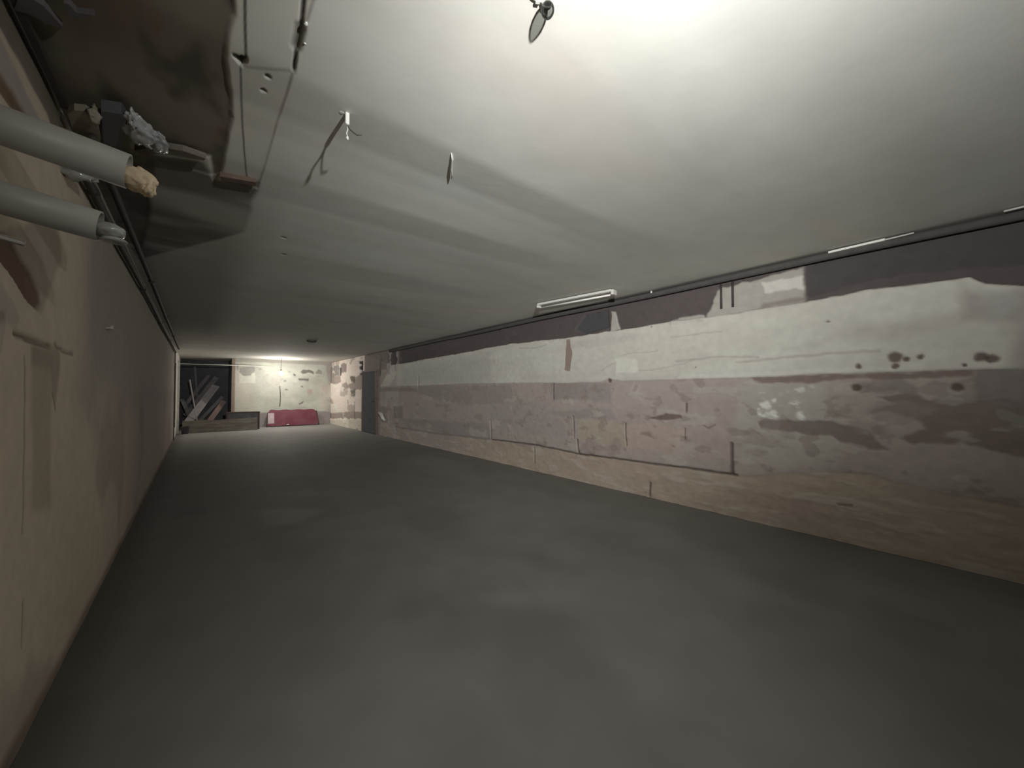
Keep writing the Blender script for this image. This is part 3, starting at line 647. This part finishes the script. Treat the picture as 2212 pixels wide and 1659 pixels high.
tag(link('plastic_film', bm, 'foil', smooth=True), 'grey crumpled film seen between the two cut pipes', 'plastic film')
slabpx('plaster_edge', [(290, 325), (345, 318), (395, 326), (445, 343), (440, 347), (360, 334), (300, 331)], zb+.02, .03, 'greywood', 'jagged pale plaster edge trailing from the film along the dark ceiling', 'plaster')
slabpx('batten', [(475, 381), (553, 394), (552, 402), (478, 390)], ZC-.025, .03, 'rust', 'short brown batten end on the ceiling at the seam corner', 'batten')
slabpx('sheet_scrap', [(38, 0), (60, -10), (95, 14), (135, 58), (128, 63), (60, 30), (30, 22)], ZC-.05, .02, 'plank_a', 'grey torn sheet scrap at the upper left ceiling corner', 'scrap')
slabpx('sheet_scrap', [(138, 6), (150, 10), (165, 28), (205, 34), (170, 42), (150, 36)], ZC-.05, .02, 'plank_a', 'small pale torn scrap right of the larger one at the upper left ceiling', 'scrap')
# steel angle bars on the broken corner
bm = bmesh.new(); bar(bm, (XL+.03, 0.0, ZC-.03), (XL+.03, 2.45, ZC-.03), .022, .03, (1, 0, 0)); tag(link('steel_bar', bm, 'darkpipe'), 'dark steel bar along the left wall corner above the pipes', 'bar')
# rim of ceiling slot
p = onZ(661, 52, ZC-.012); bm = bmesh.new(); lump(bm, p, (.006, .008, .005), 41, .3, 2); tag(link('screw', bm, 'white', smooth=True), 'bright screw head at the near end of the ceiling slot', 'screw', 'screws in the ceiling slot')
p = onZ(659, 93, ZC-.012); bm = bmesh.new(); lump(bm, p, (.005, .005, .005), 42, .3, 2); tag(link('screw', bm, 'white', smooth=True), 'tiny glinting screw head midway along the ceiling slot', 'screw', 'screws in the ceiling slot')

# ================================================================== FAR END
lb = CAM+ray(607, 807)*14.04
r = thing('light_bulb', (lb.x, lb.y, ZC), 'lit bare bulb hanging before the far wall', 'light bulb')
bm = bmesh.new(); lathe(bm, [(.02, .09), (.035, .06), (.06, .03), (.068, 0), (.06, -.035), (.035, -.06), (.005, -.07)], lb, seg=24); link('glass', bm, 'bulb', r, True)
bm = bmesh.new(); lathe(bm, [(.022, .085), (.025, .09), (.025, .15), (.01, .16)], lb, seg=16); link('holder', bm, 'wire', r)
bm = bmesh.new(); tube(bm, [lb+Vector((0, 0, .15)), Vector((lb.x, lb.y, ZC))], .006, 8); link('cord', bm, 'wire', r)
# conduit line across the far end
bm = bmesh.new(); b = onY(590, 791.5, YF-.02); a = Vector((XL+.01, 17.0, onY(396, 786, 17.0).z)); tube(bm, [a, (a+b)/2, b], .013, 8)
tag(link('conduit', bm, 'whitemetal', smooth=True), 'thin white conduit crossing the top of the far wall and alcove', 'conduit')
a = onY(604.5, 834, YF-.03); b = onY(604.5, 878, YF-.03); bm = bmesh.new(); tube(bm, [a, (a+b)/2+Vector((.02, 0, 0)), b], .013, 8)
tag(link('pipe', bm, 'conduit', smooth=True), 'short upright grey pipe on the far wall below the lit bulb', 'pipe')
# red panel
tl, tr = onY(580, 885.5, YF-.10), onY(681, 884, YF-.10)
xb0, xb1 = onY(577, 920, YF-.25).x, onY(686, 915, YF-.25).x
zt = (tl.z+tr.z)/2; r = thing('red_board', ((xb0+xb1)/2, YF-.25, 0), 'long low red panel leaning against the far wall, pale strip at its left end', 'panel')
def lean(x, z, off=0): return Vector((x, YF-.26+(.16)*(z/zt)-off, z))
bm = bmesh.new(); N = 24; fr = []; bk = []
zbm = .03
outline = []
for k in range(N+1):
    t = k/N; outline.append((tl.x+(tr.x-tl.x)*t, zt+.012*math.sin(t*23)+(-.06 if k in (0, N) else 0)))
outline += [(xb1, .30), (xb1+.01, .06), (xb1-.05, zbm), (xb0+.05, zbm), (xb0, .08), (xb0-.02, .40)]
f0 = [bm.verts.new(lean(x, z)) for x, z in outline]; f1 = [bm.verts.new(lean(x, z, .05)) for x, z in outline]
bm.faces.new(f0); bm.faces.new(f1); n = len(f0)
for k in range(n): bm.faces.new((f0[k], f0[(k+1) % n], f1[(k+1) % n], f1[k]))
link('panel', bm, 'red', r)
bm = bmesh.new(); bar(bm, lean(xb0+.12, .13, .055), lean(xb0+.13, .52, .055), .20, .012, (1, 0, 0)); link('pale_strip', bm, 'palestrip', r)['label'] = 'pale pink strip'
bm = bmesh.new(); bar(bm, lean(xb0-.02, .0, .03), lean(tl.x-.03, zt-.1, .03), .035, .05, (1, 0, 0)); link('side_post', bm, 'darkwood', r)
bm = bmesh.new(); bar(bm, lean(xb1+.04, .0, .03), lean(tr.x+.03, zt-.06, .03), .035, .05, (1, 0, 0)); link('side_post', bm, 'darkwood', r)
p = onY(622, 917, YF-.32); bm = bmesh.new(); lump(bm, (p.x, YF-.325, p.z), (.05, .015, .016), 51, .2, 2); link('glossy_handle', bm, 'white', r, True)
# dark bench
bl, br = onY(488, 891, 16.3), onY(562, 889, 16.3); zt = (bl.z+br.z)/2
r = thing('bench', ((bl.x+br.x)/2, 16.45, 0), 'old dark wooden bench with torn grey side before the far wall', 'bench')
bm = bmesh.new(); box(bm, (bl.x, 16.28, zt-.04), (br.x, 16.68, zt), .006); link('top', bm, 'darkwood', r)
for x in (bl.x+.03, br.x-.035):
    for y in (16.31, 16.64):
        bm = bmesh.new(); bar(bm, (x, y, 0), (x, y, zt-.035), .05, .05, bev=.004); link('leg', bm, 'darkwood', r)
bm = bmesh.new(); pts = [(bl.x+.05, zt-.045), (br.x-.06, zt-.045), (br.x-.06, .34), (br.x-.2, .33), (br.x-.3, .43), (br.x-.38, .40), (br.x-.6, .37), (bl.x+.05, .38)]
f = bm.faces.new([bm.verts.new((x, 16.36, z)) for x, z in pts]); e = bmesh.ops.extrude_face_region(bm, geom=[f])
for v in [g_ for g_ in e['geom'] if isinstance(g_, bmesh.types.BMVert)]: v.co.y += .02
link('side_panel', bm, 'plank_a', r)['label'] = 'torn grey side panel'
# long low board standing before alcove
a = onY(394, 903, 16.1); b = onY(556, 903, 16.1); hz = .40
bm = bmesh.new(); xs = np.linspace(max(a.x, XL+.03), b.x, 14); topv = [(x, hz+.012*math.sin(x*9)+.02*(x > .9)) for x in xs]
f = bm.faces.new([bm.verts.new((x, 16.12, z)) for x, z in topv]+[bm.verts.new((xs[-1], 16.00, 0)), bm.verts.new((xs[0], 16.00, 0))])
e = bmesh.ops.extrude_face_region(bm, geom=[f])
for v in [g_ for g_ in e['geom'] if isinstance(g_, bmesh.types.BMVert)]: v.co.y -= .03
tag(link('board', bm, 'greywood'), 'long low weathered board standing on edge in front of the alcove and bench', 'board')
bm = bmesh.new(); c = onY(400, 919, 15.8); lathe(bm, [(.08, 0), (.11, .22), (.115, .23), (.10, .23), (.09, .21)], (max(c.x, XL+.12), 15.8, 0.004), seg=20)
tag(link('bucket', bm, 'bucket', smooth=False), 'dark bucket in the corner at the left end of the low board', 'bucket')
# planks leaning in the alcove
def plank(pt, pb, wdt, m, label, yt=18.6, yb=17.9, thk=.03):
    t = onY(*pt, yt); b = onY(*pb, yb); d = b-t
    b = t+d*(t.z/(t.z-b.z))
    if b.x < XL+.09+wdt/2: b = t+(b-t)*((t.x-(XL+.09+wdt/2))/(t.x-b.x))
    s = Vector((1, 0, .0)); bm = bmesh.new(); bar(bm, b, t, wdt, thk, s, .003)
    return tag(link('plank', bm, m), label, 'plank', 'planks leaning in the alcove')
plank((410, 820), (423, 893), .035, 'plank_b', 'thin pale lath tilting left in the dark alcove', 17.55, 17.45, .02)
plank((467, 833), (431, 880), .24, 'plank_b', 'wide pale plank leaning right in the middle of the alcove', 18.4, 17.8)
plank((481, 857), (442, 898), .11, 'plank_a', 'narrow greyish plank leaning right, low at the right of the alcove', 18.1, 17.85)
plank((484, 866), (458, 902), .16, 'plank_c', 'reddish brown plank at the lower right of the alcove', 17.62, 17.45)
plank((451, 811), (420, 850), .12, 'plank_a', 'grey plank high in the back of the alcove, leftmost of the upper pair', 19.0, 18.6)
plank((468, 815), (430, 862), .16, 'plank_a', 'grey plank high in the back of the alcove behind the wide pale one', 18.95, 18.7)
plank((421, 791), (426, 860), .07, 'plank_a', 'upright grey post at the back left of the alcove', 19.2, 19.18, .06)
plank((393, 862), (412, 905), .12, 'plank_a', 'dark short plank tilting left in the left corner of the alcove', 18.5, 17.8)
# pale plastic elbow beside the door
p = onX(824, 896, XR-.06); bm = bmesh.new()
tube(bm, [(XR-.0, p.y+.22, .66), (XR-.05, p.y+.18, .68), (XR-.06, p.y, .64), (XR-.06, p.y-.12, .54), (XR-.03, p.y-.14, .46)], [.04, .05, .055, .05, .04], 12)
tag(link('pipe_elbow', bm, 'dirtywhite', smooth=True), 'pale pipe elbow on the right wall just beside the dark door', 'pipe')
